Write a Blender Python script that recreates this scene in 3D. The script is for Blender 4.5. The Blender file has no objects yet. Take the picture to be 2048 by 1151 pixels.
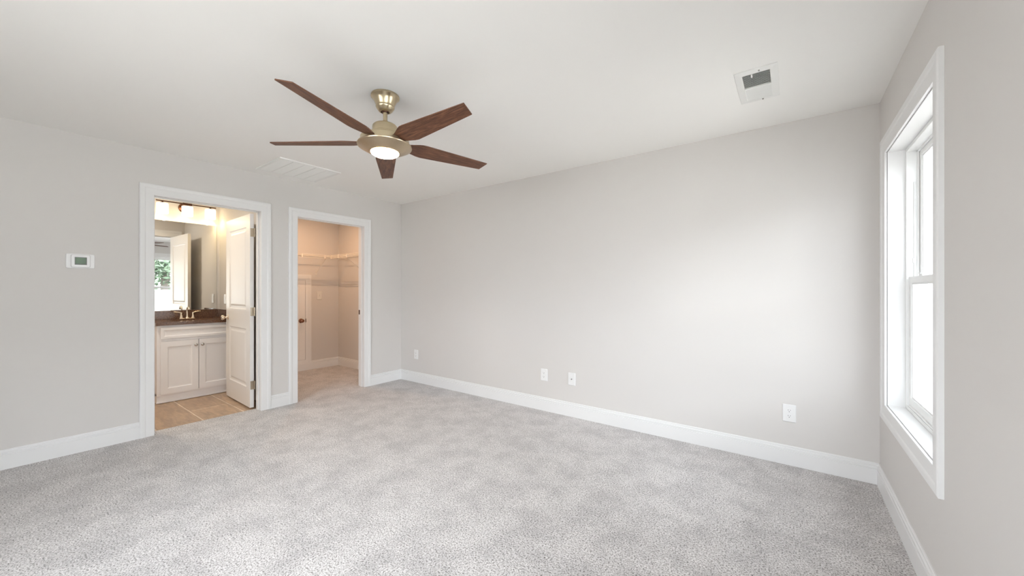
import bpy, bmesh, math, random
from mathutils import Vector, Matrix
R = math.radians
SC = bpy.context.scene
COL = SC.collection
random.seed(7)

# ------------------------------------------------------------------ camera
YAW = 0.635532
FPX = 756.5
CAMH = 1.2465
cam_d = bpy.data.cameras.new('camera')
cam = bpy.data.objects.new('camera', cam_d)
COL.objects.link(cam)
cam.location = (0, 0, CAMH)
cam.rotation_euler = (R(90), 0, YAW)
cam_d.sensor_width = 36.0
cam_d.lens = 36.0 * FPX / 2048
cam_d.shift_y = (578.71 - 575.5) / 2048
cam_d.clip_start = 0.02
cam_d.clip_end = 400
SC.camera = cam

# ------------------------------------------------------------------ world, exposure, daylight
SC.view_settings.view_transform = 'Standard'
SC.view_settings.look = 'None'
SC.view_settings.gamma = 1
SC.view_settings.exposure = 0.07
SC.view_settings.use_curve_mapping = False
cy = SC.cycles
cy.max_bounces = 16
cy.diffuse_bounces = 10
cy.glossy_bounces = 6
cy.transmission_bounces = 6
cy.transparent_max_bounces = 12
cy.caustics_reflective = False
cy.caustics_refractive = False
cy.sample_clamp_indirect = 6.0
cy.use_denoising = True

SKY = 17.0
w = bpy.data.worlds.new('overcast_sky')
SC.world = w
w.use_nodes = True
nt = w.node_tree
nt.nodes.clear()
wo = nt.nodes.new('ShaderNodeOutputWorld')
bg = nt.nodes.new('ShaderNodeBackground')
tc = nt.nodes.new('ShaderNodeTexCoord')
sx = nt.nodes.new('ShaderNodeSeparateXYZ')
rp = nt.nodes.new('ShaderNodeValToRGB')
rp.color_ramp.elements[0].position = 0.0
rp.color_ramp.elements[0].color = (0.89, 0.925, 0.975, 1)
rp.color_ramp.elements[1].position = 0.6
rp.color_ramp.elements[1].color = (0.88, 0.94, 1.0, 1)
nt.links.new(tc.outputs['Generated'], sx.inputs[0])
nt.links.new(sx.outputs['Z'], rp.inputs[0])
nt.links.new(rp.outputs[0], bg.inputs[0])
bg.inputs[1].default_value = SKY
nt.links.new(bg.outputs[0], wo.inputs[0])

# room dimensions (metres; camera stands at x = 0, y = 0)
XL, XB = -4.40, -4.515         # left wall: bedroom face, bathroom/closet face
YB = 3.345                     # back wall face
XR, XO = 0.457, 0.62           # window wall: inner and outer face
YR = -1.60                     # wall behind the camera
H = 2.44
XM = -6.10                     # bathroom mirror wall face
XC = -6.05                     # closet far wall face
YP0, YP1 = 1.73, 1.83          # partition between bathroom and closet
WIN1 = (2.175, 3.115, 0.565, 2.055)
FILL_WIN2 = (-0.30, 1.00, 0.565, 2.055)  # unseen window beside the camera, added for more daylight
FILL_WIN3 = (-1.42, -0.48, 0.565, 2.055)  # another unseen window, added to raise the ambient light
FILL_WIN4 = (-2.4, -0.6, 0.565, 2.055)     # x range; unseen rear window added to brighten the back wall
FAN = (-2.015, 1.414)

def portal(y0, y1, z0, z1):
    d = bpy.data.lights.new('window_daylight_portal', 'AREA')
    d.shape = 'RECTANGLE'
    d.size = z1 - z0
    d.size_y = y1 - y0
    d.cycles.is_portal = True
    o = bpy.data.objects.new('window_daylight_portal', d)
    COL.objects.link(o)
    o.location = (XO + 0.03, (y0 + y1) / 2, (z0 + z1) / 2)
    o.rotation_euler = (0, R(90), 0)      # -Z of the lamp looks to -X
    return o
for wn in (WIN1, FILL_WIN2, FILL_WIN3):
    portal(*wn)
po = portal(*FILL_WIN4)
po.location = ((FILL_WIN4[0] + FILL_WIN4[1]) / 2, YR - .2, (FILL_WIN4[2] + FILL_WIN4[3]) / 2)
po.rotation_euler = (R(90), R(90), 0)

def lamp(name, loc, energy, color, radius=0.05):
    d = bpy.data.lights.new(name, 'POINT')
    d.energy = energy
    d.color = color
    d.shadow_soft_size = radius
    o = bpy.data.objects.new(name, d)
    COL.objects.link(o)
    o.location = loc
    return o
WARM = (1.0, 0.72, 0.42)
def disk_lamp(name, loc, energy, color, size):
    # flush ceiling disk, shining down
    d = bpy.data.lights.new(name, 'AREA')
    d.shape = 'DISK'
    d.size = size
    d.energy = energy
    d.color = color
    o = bpy.data.objects.new(name, d)
    COL.objects.link(o)
    o.location = loc
    return o
disk_lamp('bathroom_fill_light', (-5.15, 0.60, 2.43), 18.0, (1.0, 0.90, 0.76), 0.20)  # unseen lamp added to brighten the vanity and the rest of the bathroom
disk_lamp('closet_ceiling_light', (-5.24, 2.56, 2.40), 12.5, (1.0, 0.60, 0.33), 0.018)

# ------------------------------------------------------------------ materials
def newmat(name):
    m = bpy.data.materials.new(name)
    m.use_nodes = True
    n = m.node_tree
    b = n.nodes['Principled BSDF']
    return m, n, b

def mat(name, col, rough=0.5, metal=0.0, spec=0.5, bump=0.0, bscale=200.0, var=0.0, vscale=4.0, emit=0.0, emcol=None, coat=0.0):
    m, n, b = newmat(name)
    b.inputs['Base Color'].default_value = (*col, 1)
    b.inputs['Roughness'].default_value = rough
    b.inputs['Metallic'].default_value = metal
    b.inputs['Specular IOR Level'].default_value = spec
    b.inputs['Coat Weight'].default_value = coat
    b.inputs['Coat Roughness'].default_value = 0.08
    t = n.nodes.new('ShaderNodeTexCoord')
    if bump:
        no = n.nodes.new('ShaderNodeTexNoise')
        no.inputs['Scale'].default_value = bscale
        no.inputs['Detail'].default_value = 4
        bp = n.nodes.new('ShaderNodeBump')
        bp.inputs['Strength'].default_value = bump
        bp.inputs['Distance'].default_value = 0.002
        n.links.new(t.outputs['Object'], no.inputs['Vector'])
        n.links.new(no.outputs['Fac'], bp.inputs['Height'])
        n.links.new(bp.outputs[0], b.inputs['Normal'])
    no = n.nodes.new('ShaderNodeTexNoise')
    no.inputs['Scale'].default_value = vscale
    mx = n.nodes.new('ShaderNodeMix')
    mx.data_type = 'RGBA'
    mx.inputs[6].default_value = (*[c * (1 - var) for c in col], 1)
    mx.inputs[7].default_value = (*[min(1, c * (1 + var)) for c in col], 1)
    n.links.new(t.outputs['Object'], no.inputs['Vector'])
    n.links.new(no.outputs['Fac'], mx.inputs[0])
    n.links.new(mx.outputs[2], b.inputs['Base Color'])
    if emit:
        b.inputs['Emission Color'].default_value = (*(emcol or col), 1)
        b.inputs['Emission Strength'].default_value = emit
    return m

M = {}
M['wall'] = mat('wall_paint_greige', (0.662, 0.641, 0.623), 0.62, bump=0.06, bscale=350, var=0.012, vscale=1.2, spec=0.2)
M['ceiling'] = mat('ceiling_paint', (0.87, 0.862, 0.84), 0.9, bump=0.05, bscale=300, var=0.01, vscale=1.0, spec=0.2)
M['trim'] = mat('trim_paint_white', (0.79, 0.79, 0.79), 0.32, var=0.01, spec=0.45)
M['door'] = mat('door_paint_white', (0.80, 0.785, 0.77), 0.30, var=0.01, bump=0.03, bscale=120, spec=0.5)
M['vinyl'] = mat('window_vinyl', (0.84, 0.845, 0.84), 0.35, var=0.01)
M['cabinet'] = mat('cabinet_paint', (0.87, 0.86, 0.875), 0.35, var=0.01)
M['plate'] = mat('plastic_plate', (0.80, 0.80, 0.80), 0.28, var=0.01)
M['plate_ivory'] = mat('plastic_plate_ivory', (0.74, 0.72, 0.68), 0.30, var=0.01)
M['slot'] = mat('dark_slot', (0.06, 0.06, 0.06), 0.6, var=0.05)
M['brass'] = mat('antique_brass_satin', (0.56, 0.47, 0.32), 0.28, metal=1.0, var=0.04, vscale=30)
M['brass_warm'] = mat('antique_brass_warm', (0.54, 0.44, 0.31), 0.30, metal=1.0, var=0.04, vscale=30)
M['nickel'] = mat('polished_nickel', (0.80, 0.70, 0.58), 0.14, metal=1.0, var=0.03)
M['steel'] = mat('brushed_steel', (0.62, 0.61, 0.60), 0.25, metal=1.0, var=0.03)
M['bronze'] = mat('oil_rubbed_bronze', (0.085, 0.035, 0.02), 0.32, metal=0.6, var=0.10, vscale=20)
M['bronze_knob'] = mat('bronze_knob', (0.26, 0.12, 0.075), 0.22, metal=0.9, var=0.10, vscale=20)
M['hinge'] = mat('hinge_satin', (0.50, 0.43, 0.34), 0.30, metal=1.0, var=0.05)
M['vent'] = mat('vent_enamel', (0.80, 0.80, 0.78), 0.4, var=0.01)
M['vent_dark'] = mat('vent_duct_dark', (0.27, 0.29, 0.27), 0.8, var=0.05)
M['wire'] = mat('shelf_wire_white', (0.76, 0.72, 0.66), 0.35, var=0.01)
M['rubber'] = mat('rubber_grey', (0.35, 0.33, 0.31), 0.6, var=0.02)
M['lcd'] = mat('thermostat_lcd', (0.045, 0.105, 0.03), 0.25, var=0.15, vscale=60)
M['lcd_edge'] = mat('thermostat_lcd_edge', (0.10, 0.10, 0.085), 0.4, var=0.05)
M['ink'] = mat('lcd_digits', (0.012, 0.05, 0.008), 0.5, var=0.02)
M['porcelain'] = mat('porcelain', (0.82, 0.82, 0.81), 0.1, var=0.01)
M['lens'] = mat('fan_lens_lit', (0.95, 0.93, 0.9), 0.4, emit=30.0, emcol=(1.0, 0.80, 0.56))
M['shade'] = mat('frosted_shade_lit', (0.95, 0.93, 0.9), 0.4, emit=3.2, emcol=(1.0, 0.80, 0.52))
M['fence'] = mat('fence_vinyl', (0.78, 0.78, 0.76), 0.5, var=0.02)
M['grass'] = mat('pale_bare_yard', (0.52, 0.49, 0.45), 0.9, bump=0.4, bscale=40, var=0.15, vscale=3)
M['bark'] = mat('tree_bark', (0.16, 0.14, 0.12), 0.9, bump=0.5, bscale=30, var=0.3, vscale=8)
M['leaf'] = mat('tree_leaves', (0.095, 0.135, 0.085), 0.7, var=0.4, vscale=3)
M['leaf_pale'] = mat('tree_leaves_pale', (0.12, 0.15, 0.11), 0.7, var=0.4, vscale=3)

def mat_carpet():
    m, n, b = newmat('carpet_cut_pile')
    t = n.nodes.new('ShaderNodeTexCoord')
    def noise(scale, detail=2, rough=0.5):
        no = n.nodes.new('ShaderNodeTexNoise')
        no.inputs['Scale'].default_value = scale
        no.inputs['Detail'].default_value = detail
        no.inputs['Roughness'].default_value = rough
        n.links.new(t.outputs['Object'], no.inputs['Vector'])
        return no
    vo = n.nodes.new('ShaderNodeTexVoronoi')
    vo.inputs['Scale'].default_value = 150
    n.links.new(t.outputs['Object'], vo.inputs['Vector'])
    fine = noise(135, 3, 0.72)
    r1 = n.nodes.new('ShaderNodeValToRGB')
    e = r1.color_ramp.elements
    e[0].position = 0.36; e[0].color = (0.13, 0.11, 0.10, 1)
    e[1].position = 0.64; e[1].color = (0.85, 0.815, 0.805, 1)
    x = e.new(0.435); x.color = (0.43, 0.405, 0.39, 1)
    x = e.new(0.50); x.color = (0.70, 0.672, 0.668, 1)
    n.links.new(fine.outputs['Fac'], r1.inputs[0])
    # tuft by tuft variation
    hs = n.nodes.new('ShaderNodeMix'); hs.data_type = 'RGBA'; hs.blend_type = 'MULTIPLY'
    hs.inputs[0].default_value = 0.22
    sep = n.nodes.new('ShaderNodeSeparateColor')
    n.links.new(vo.outputs['Color'], sep.inputs[0])
    cb = n.nodes.new('ShaderNodeCombineColor')
    for i in range(3):
        n.links.new(sep.outputs[0], cb.inputs[i])
    n.links.new(r1.outputs[0], hs.inputs[6])
    n.links.new(cb.outputs[0], hs.inputs[7])
    # broad brushed patches where the pile leans differently
    big = noise(5.0, 6, 0.68)
    r2 = n.nodes.new('ShaderNodeValToRGB')
    r2.color_ramp.elements[0].position = 0.38; r2.color_ramp.elements[0].color = (0.80, 0.80, 0.805, 1)
    r2.color_ramp.elements[1].position = 0.58; r2.color_ramp.elements[1].color = (1, 1, 1, 1)
    n.links.new(big.outputs['Fac'], r2.inputs[0])
    mu = n.nodes.new('ShaderNodeMix'); mu.data_type = 'RGBA'; mu.blend_type = 'MULTIPLY'
    mu.inputs[0].default_value = 1.0
    n.links.new(hs.outputs[2], mu.inputs[6])
    n.links.new(r2.outputs[0], mu.inputs[7])
    n.links.new(mu.outputs[2], b.inputs['Base Color'])
    b.inputs['Roughness'].default_value = 0.95
    b.inputs['Specular IOR Level'].default_value = 0.15
    b.inputs['Sheen Weight'].default_value = 0.25
    b.inputs['Sheen Roughness'].default_value = 0.5
    bp = n.nodes.new('ShaderNodeBump')
    bp.inputs['Strength'].default_value = 0.7
    bp.inputs['Distance'].default_value = 0.006
    n.links.new(fine.outputs['Fac'], bp.inputs['Height'])
    n.links.new(bp.outputs[0], b.inputs['Normal'])
    return m
M['carpet'] = mat_carpet()

def mat_wood_blade():
    m, n, b = newmat('fan_blade_walnut')
    t = n.nodes.new('ShaderNodeTexCoord')
    mp = n.nodes.new('ShaderNodeMapping')
    mp.inputs['Scale'].default_value = (1.0, 1.0, 1.0)
    at = n.nodes.new('ShaderNodeAttribute'); at.attribute_name = 'grain'
    no = n.nodes.new('ShaderNodeTexNoise')
    no.inputs['Scale'].default_value = 1.0
    no.inputs['Detail'].default_value = 6
    no.inputs['Roughness'].default_value = 0.7
    no.inputs['Distortion'].default_value = 0.6
    n.links.new(at.outputs['Vector'], mp.inputs['Vector'])
    mp.inputs['Scale'].default_value = (9, 130, 130)
    n.links.new(mp.outputs[0], no.inputs['Vector'])
    r = n.nodes.new('ShaderNodeValToRGB')
    e = r.color_ramp.elements
    e[0].position = 0.34; e[0].color = (0.045, 0.016, 0.008, 1)
    e[1].position = 0.68; e[1].color = (0.25, 0.110, 0.055, 1)
    x = e.new(0.5); x.color = (0.115, 0.043, 0.021, 1)
    n.links.new(no.outputs['Fac'], r.inputs[0])
    n.links.new(r.outputs[0], b.inputs['Base Color'])
    b.inputs['Roughness'].default_value = 0.5
    bp = n.nodes.new('ShaderNodeBump'); bp.inputs['Strength'].default_value = 0.15; bp.inputs['Distance'].default_value = 0.001
    n.links.new(no.outputs['Fac'], bp.inputs['Height']); n.links.new(bp.outputs[0], b.inputs['Normal'])
    return m
M['blade'] = mat_wood_blade()

def mat_tile():
    m, n, b = newmat('bathroom_floor_tile')
    t = n.nodes.new('ShaderNodeTexCoord')
    # brick pattern: tiles 1.22 long (x) by 0.333 wide (y), half offset between rows
    mp = n.nodes.new('ShaderNodeMapping')
    mp.inputs['Location'].default_value = (4.98 + 1.22 * 5 - 0.61, -1.16 + 0.333 * 10, 0)
    n.links.new(t.outputs['Object'], mp.inputs['Vector'])
    br = n.nodes.new('ShaderNodeTexBrick')
    br.offset = 0.5
    br.inputs['Scale'].default_value = 1.0
    br.inputs['Brick Width'].default_value = 1.22
    br.inputs['Row Height'].default_value = 0.333
    br.inputs['Mortar Size'].default_value = 0.0042
    br.inputs['Mortar Smooth'].default_value = 0.1
    br.inputs['Color1'].default_value = (0.50, 0.365, 0.25, 1)
    br.inputs['Color2'].default_value = (0.43, 0.305, 0.205, 1)
    br.inputs['Mortar'].default_value = (0.82, 0.73, 0.62, 1)
    n.links.new(mp.outputs[0], br.inputs['Vector'])
    mp2 = n.nodes.new('ShaderNodeMapping')
    mp2.inputs['Scale'].default_value = (2.0, 9, 1)
    n.links.new(t.outputs['Object'], mp2.inputs['Vector'])
    no = n.nodes.new('ShaderNodeTexNoise'); no.inputs['Scale'].default_value = 2.2
    no.inputs['Detail'].default_value = 7; no.inputs['Distortion'].default_value = 1.2
    n.links.new(mp2.outputs[0], no.inputs['Vector'])
    r = n.nodes.new('ShaderNodeValToRGB')
    r.color_ramp.elements[0].position = 0.3; r.color_ramp.elements[0].color = (0.62, 0.60, 0.60, 1)
    r.color_ramp.elements[1].position = 0.7; r.color_ramp.elements[1].color = (1.12, 1.08, 1.02, 1)
    n.links.new(no.outputs['Fac'], r.inputs[0])
    mu = n.nodes.new('ShaderNodeMix'); mu.data_type = 'RGBA'; mu.blend_type = 'MULTIPLY'; mu.inputs[0].default_value = 0.85
    n.links.new(br.outputs['Color'], mu.inputs[6]); n.links.new(r.outputs[0], mu.inputs[7])
    n.links.new(mu.outputs[2], b.inputs['Base Color'])
    b.inputs['Roughness'].default_value = 0.35
    bp = n.nodes.new('ShaderNodeBump'); bp.inputs['Strength'].default_value = 0.3; bp.inputs['Distance'].default_value = 0.001
    bp.invert = True
    n.links.new(br.outputs['Fac'], bp.inputs['Height']); n.links.new(bp.outputs[0], b.inputs['Normal'])
    return m
M['tile'] = mat_tile()

def mat_counter():
    m, n, b = newmat('brown_speckled_stone')
    t = n.nodes.new('ShaderNodeTexCoord')
    no = n.nodes.new('ShaderNodeTexNoise'); no.inputs['Scale'].default_value = 120; no.inputs['Detail'].default_value = 4
    n.links.new(t.outputs['Object'], no.inputs['Vector'])
    r = n.nodes.new('ShaderNodeValToRGB')
    r.color_ramp.elements[0].position = 0.35; r.color_ramp.elements[0].color = (0.075, 0.040, 0.028, 1)
    r.color_ramp.elements[1].position = 0.68; r.color_ramp.elements[1].color = (0.21, 0.115, 0.074, 1)
    n.links.new(no.outputs['Fac'], r.inputs[0]); n.links.new(r.outputs[0], b.inputs['Base Color'])
    b.inputs['Roughness'].default_value = 0.16
    return m
M['counter'] = mat_counter()

def mat_mirror():
    m, n, b = newmat('mirror_silver')
    b.inputs['Base Color'].default_value = (0.93, 0.94, 0.93, 1)
    b.inputs['Metallic'].default_value = 1.0
    b.inputs['Roughness'].default_value = 0.003
    return m
M['mirror'] = mat_mirror()

def mat_glass():
    m = bpy.data.materials.new('window_glass')
    m.use_nodes = True
    n = m.node_tree
    n.nodes.clear()
    o = n.nodes.new('ShaderNodeOutputMaterial')
    tr = n.nodes.new('ShaderNodeBsdfTransparent'); tr.inputs[0].default_value = (0.965, 0.97, 0.968, 1)
    gl = n.nodes.new('ShaderNodeBsdfGlossy'); gl.inputs['Roughness'].default_value = 0.0
    fr = n.nodes.new('ShaderNodeFresnel'); fr.inputs[0].default_value = 1.45
    mx = n.nodes.new('ShaderNodeMixShader')
    ml = n.nodes.new('ShaderNodeMath'); ml.operation = 'MULTIPLY'; ml.inputs[1].default_value = 0.7
    n.links.new(fr.outputs[0], ml.inputs[0])
    n.links.new(ml.outputs[0], mx.inputs[0]); n.links.new(tr.outputs[0], mx.inputs[1]); n.links.new(gl.outputs[0], mx.inputs[2])
    n.links.new(mx.outputs[0], o.inputs[0])
    return m
M['glass'] = mat_glass()


# ------------------------------------------------------------------ mesh builder
ORG = {}
class MB:
    DEF = None
    def __init__(self, M_=None):
        self.v = []; self.f = []; self.M = M_ if M_ is not None else MB.DEF
        self.grain = None
    def add(self, vs, fs):
        k = len(self.v)
        for p in vs:
            p = Vector(p)
            self.v.append(self.M @ p if self.M else p)
        self.f += [tuple(i + k for i in f) for f in fs]
    def box(self, x0, x1, y0, y1, z0, z1):
        if x0 > x1: x0, x1 = x1, x0
        if y0 > y1: y0, y1 = y1, y0
        if z0 > z1: z0, z1 = z1, z0
        vs = [(x, y, z) for z in (z0, z1) for (x, y) in ((x0, y0), (x1, y0), (x1, y1), (x0, y1))]
        self.add(vs, [(3, 2, 1, 0), (4, 5, 6, 7), (0, 1, 5, 4), (1, 2, 6, 5), (2, 3, 7, 6), (3, 0, 4, 7)])
        return self
    def lathe(self, prof, c=(0, 0, 0), axis='z', n=48):
        """prof: (radius, height) pairs"""
        vs, fs = [], []
        for (r, h) in prof:
            for i in range(n):
                a = 2 * math.pi * i / n
                p = (r * math.cos(a), r * math.sin(a), h)
                if axis == 'x': p = (p[2], p[0], p[1])
                if axis == 'y': p = (p[1], p[2], p[0])
                vs.append((p[0] + c[0], p[1] + c[1], p[2] + c[2]))
        for j in range(len(prof) - 1):
            for i in range(n):
                a, b2 = j * n + i, j * n + (i + 1) % n
                fs.append((a, b2, b2 + n, a + n))
        if prof[0][0] > 1e-6: fs.append(tuple(range(n))[::-1])
        if prof[-1][0] > 1e-6: fs.append(tuple((len(prof) - 1) * n + i for i in range(n)))
        self.add(vs, fs)
        return self
    def tube(self, pts, r, n=10, cap=True):
        pts = [Vector(p) for p in pts]
        rs = r if isinstance(r, (list, tuple)) else [r] * len(pts)
        vs, fs = [], []
        ref = None
        for i, p in enumerate(pts):
            if i == 0: d = pts[1] - p
            elif i == len(pts) - 1: d = p - pts[i - 1]
            else: d = (pts[i + 1] - p).normalized() + (p - pts[i - 1]).normalized()
            d.normalize()
            if ref is None:
                ref = Vector((0, 0, 1)) if abs(d.z) < 0.9 else Vector((1, 0, 0))
            u = (ref - d * ref.dot(d)).normalized(); ref = u
            v2 = d.cross(u)
            for k in range(n):
                a = 2 * math.pi * k / n
                vs.append(p + (u * math.cos(a) + v2 * math.sin(a)) * rs[i])
        for j in range(len(pts) - 1):
            for k in range(n):
                a, b2 = j * n + k, j * n + (k + 1) % n
                fs.append((a, b2, b2 + n, a + n))
        if cap:
            fs.append(tuple(range(n))[::-1]); fs.append(tuple((len(pts) - 1) * n + k for k in range(n)))
        self.add(vs, fs)
        return self
    def sweep(self, path, prof, fmap, closed=False):
        """path in 2D; prof (a, b): a = offset to the left of the path, b = height over the plane"""
        n = len(path); rings = []
        P = [Vector(p) for p in path]
        for i in range(n):
            d0 = (P[i] - P[i - 1]).normalized() if (i > 0 or closed) else None
            d1 = (P[(i + 1) % n] - P[i]).normalized() if (i < n - 1 or closed) else None
            if d0 is None: d0 = d1
            if d1 is None: d1 = d0
            n0 = Vector((-d0.y, d0.x)); n1 = Vector((-d1.y, d1.x))
            mm = (n0 + n1); mm /= mm.dot(n0)
            rings.append([fmap(P[i].x + mm.x * a, P[i].y + mm.y * a, b2) for (a, b2) in prof])
        k = len(prof); vs = [q for r_ in rings for q in r_]; fs = []
        for i in range(n if closed else n - 1):
            j = (i + 1) % n
            for q in range(k):
                q2 = (q + 1) % k
                fs.append((i * k + q, i * k + q2, j * k + q2, j * k + q))
        if not closed:
            fs.append(tuple(range(k))); fs.append(tuple((n - 1) * k + q for q in range(k))[::-1])
        self.add(vs, fs)
        return self
    def prism(self, poly, fmap, b0, b1):
        k = len(poly)
        vs = [fmap(x, y, b0) for x, y in poly] + [fmap(x, y, b1) for x, y in poly]
        fs = [tuple(range(k))[::-1], tuple(range(k, 2 * k))] + [(i, (i + 1) % k, k + (i + 1) % k, k + i) for i in range(k)]
        self.add(vs, fs)
        return self
    def build(self, name, m, parent=None, origin=None, smooth=0, bevel=0, seg=2, label=None, recalc=True, weld=False):
        if origin is None:
            if parent is not None: origin = ORG[parent.name]
            else: origin = Vector((0, 0, 0))
        origin = Vector(origin)
        me = bpy.data.meshes.new(name)
        me.from_pydata([tuple(p - origin) for p in self.v], [], self.f)
        bm = bmesh.new(); bm.from_mesh(me)
        if weld: bmesh.ops.remove_doubles(bm, verts=bm.verts, dist=1e-5)
        if recalc: bmesh.ops.recalc_face_normals(bm, faces=bm.faces)
        bm.to_mesh(me); bm.free()
        if self.grain:
            at = me.attributes.new('grain', 'FLOAT_VECTOR', 'POINT')
            for i, g in enumerate(self.grain): at.data[i].vector = g
        me.materials.append(m)
        if smooth:
            me.shade_smooth()
            me.set_sharp_from_angle(angle=R(smooth))
        o = bpy.data.objects.new(name, me)
        COL.objects.link(o)
        ORG[o.name] = origin
        if parent is not None:
            o.parent = parent
            o.location = origin - ORG[parent.name]
        else:
            o.location = origin
        if bevel:
            md = o.modifiers.new('bevel', 'BEVEL'); md.width = bevel; md.segments = seg; md.limit_method = 'ANGLE'
            md.angle_limit = R(40)
        if label: o['label'] = label
        return o

def root(name, loc, label, cat, group=None, kind=None):
    o = bpy.data.objects.new(name, None); COL.objects.link(o)
    o.location = loc; o.empty_display_size = 0.1
    ORG[o.name] = Vector(loc)
    o['label'] = label; o['category'] = cat
    if group: o['group'] = group
    if kind: o['kind'] = kind
    return o
def struct(o, label=None, cat=None):
    o['kind'] = 'structure'
    if label: o['label'] = label
    if cat: o['category'] = cat
    return o

def wall_x(name, x0, x1, y0, y1, openings, label, z1=H + 0.05):
    """wall slab between x0 and x1 with rectangular openings (ya, yb, za, zb)"""
    mb = MB(); y = y0
    for (ya, yb, za, zb) in sorted(openings):
        mb.box(x0, x1, y, ya, -0.12, z1)
        mb.box(x0, x1, ya, yb, zb, z1)
        mb.box(x0, x1, ya, yb, -0.12, za)
        y = yb
    mb.box(x0, x1, y, y1, -0.12, z1)
    return struct(mb.build(name, M['wall']), label, 'wall')

# ------------------------------------------------------------------ shell
D1 = (0.789, 1.602)       # bathroom door casing inner edges
D2 = (1.960, 2.773)       # closet door casing inner edges
DZ = 2.056
RO = 0.015                # rough opening beyond casing edge
wall_x('wall_left', XB, XL, YR - .1, YB, [(D1[0] - RO, D1[1] + RO, -0.12, DZ + RO), (D2[0] - RO, D2[1] + RO, -0.12, DZ + RO)],
       'greige bedroom wall with the bathroom and closet doorways')
struct(MB().box(-6.25, XO, YB, YB + .12, -0.12, H + .05).build('wall_back', M['wall']), 'long bare greige wall facing the camera', 'wall')
wall_x('wall_right', XR, XO, YR - .1, YB, [(wn[0] - .012, wn[1] + .012, wn[2] - .012, wn[3] + .012) for wn in (WIN1, FILL_WIN2, FILL_WIN3)],
       'greige wall with the tall white window')
mb = MB(); W4 = (FILL_WIN4[0] - .012, FILL_WIN4[1] + .012, FILL_WIN4[2] - .012, FILL_WIN4[3] + .012)
mb.box(-6.25, W4[0], YR - .163, YR, -0.12, H + .05); mb.box(W4[1], XO, YR - .163, YR, -0.12, H + .05)
mb.box(W4[0], W4[1], YR - .163, YR, -0.12, W4[2]); mb.box(W4[0], W4[1], YR - .163, YR, W4[3], H + .05)
struct(mb.build('wall_rear', M['wall']), 'greige wall behind the camera', 'wall')
struct(MB().box(-6.25, XM, YR, YP1 - .02, -0.12, H + .05).build('wall_bathroom_far', M['wall']), 'bathroom wall behind the mirror and vanity', 'wall')
struct(MB().box(XM, XB, YP0, YP1, -0.12, H + .05).build('wall_bathroom_right', M['wall']), 'bathroom side wall behind the open door', 'wall')
struct(MB().box(-6.25, XC, YP1, YB, -0.12, H + .05).build('wall_closet_far', M['wall']), 'far closet wall with the small access door', 'wall')
struct(MB().box(XM, XB, -0.75, -0.65, -0.12, H + .05).build('wall_bathroom_left', M['wall']), 'bathroom side wall left of the vanity', 'wall')
struct(MB().box(-6.25, XO, YR - .12, YB + .12, H, H + .12).build('ceiling', M['ceiling']), 'flat white ceiling', 'ceiling')

# carpet: bedroom, threshold strips and closet in one floor
cp = MB()
cp.box(XL, XR, YR, YB, -0.10, 0.0)
cp.box(XB, XL, D1[0] - RO, D1[1] + RO, -0.10, 0.0)
cp.box(XB, XL, D2[0] - RO, D2[1] + RO, -0.10, 0.0)
cp.box(XC, XB, YP1, YB, -0.10, 0.0)
struct(cp.build('floor', M['carpet']), 'speckled grey-beige carpet of bedroom and closet', 'floor')
struct(MB().box(XM, XB, -0.65, YP0, -0.12, -0.004).build('floor_bathroom', M['tile']), 'tan stone-look tile floor of the bathroom', 'floor')

# baseboards
BPROF = [(0, 0), (.015, 0), (.015, .0975), (.0088, .0995), (.0088, .1035), (.0135, .106), (.0135, .1165), (.0075, .1195), (.0070, .1235), (.0088, .127), (.0082, .133), (.005, .136), (0, .136)]
def base(name, path, label):
    mb = MB(); mb.sweep(path, BPROF, lambda x, y, b2: (x, y, b2))
    # profile swap: a is offset into the room, b is height
    return struct(mb.build(name, M['trim']), label, 'baseboard')
CW = 0.092
CPROF = [(0, 0), (0, .010), (.004, .0115), (.030, .0125), (.054, .0130), (.061, .0175), (.074, .0195), (.086, .019), (CW, .015), (CW, 0)]
# left of path must point into the room
base('baseboard_left_corner', [(XL, YB), (XL, D2[1] + CW)], 'short white baseboard between closet doorway and corner')
base('baseboard_left_middle', [(XL, D2[0] - CW), (XL, D1[1] + CW)], 'short white baseboard between the two doorways')
base('baseboard_left', [(XL, D1[0] - CW), (XL, YR)], 'white baseboard left of the bathroom doorway')
base('baseboard_back', [(XR - .0, YB), (XL, YB)], 'long white baseboard along the bare back wall')
base('baseboard_right', [(XR, YR), (XR, YB)], 'white baseboard under the window')
base('baseboard_closet', [(XB, YB), (XC, YB), (XC, 1.84)], 'white baseboard inside the closet')
base('baseboard_bathroom', [(XB + .0, YP0), (-5.55, YP0)], 'white baseboard on the bathroom side wall')

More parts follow.
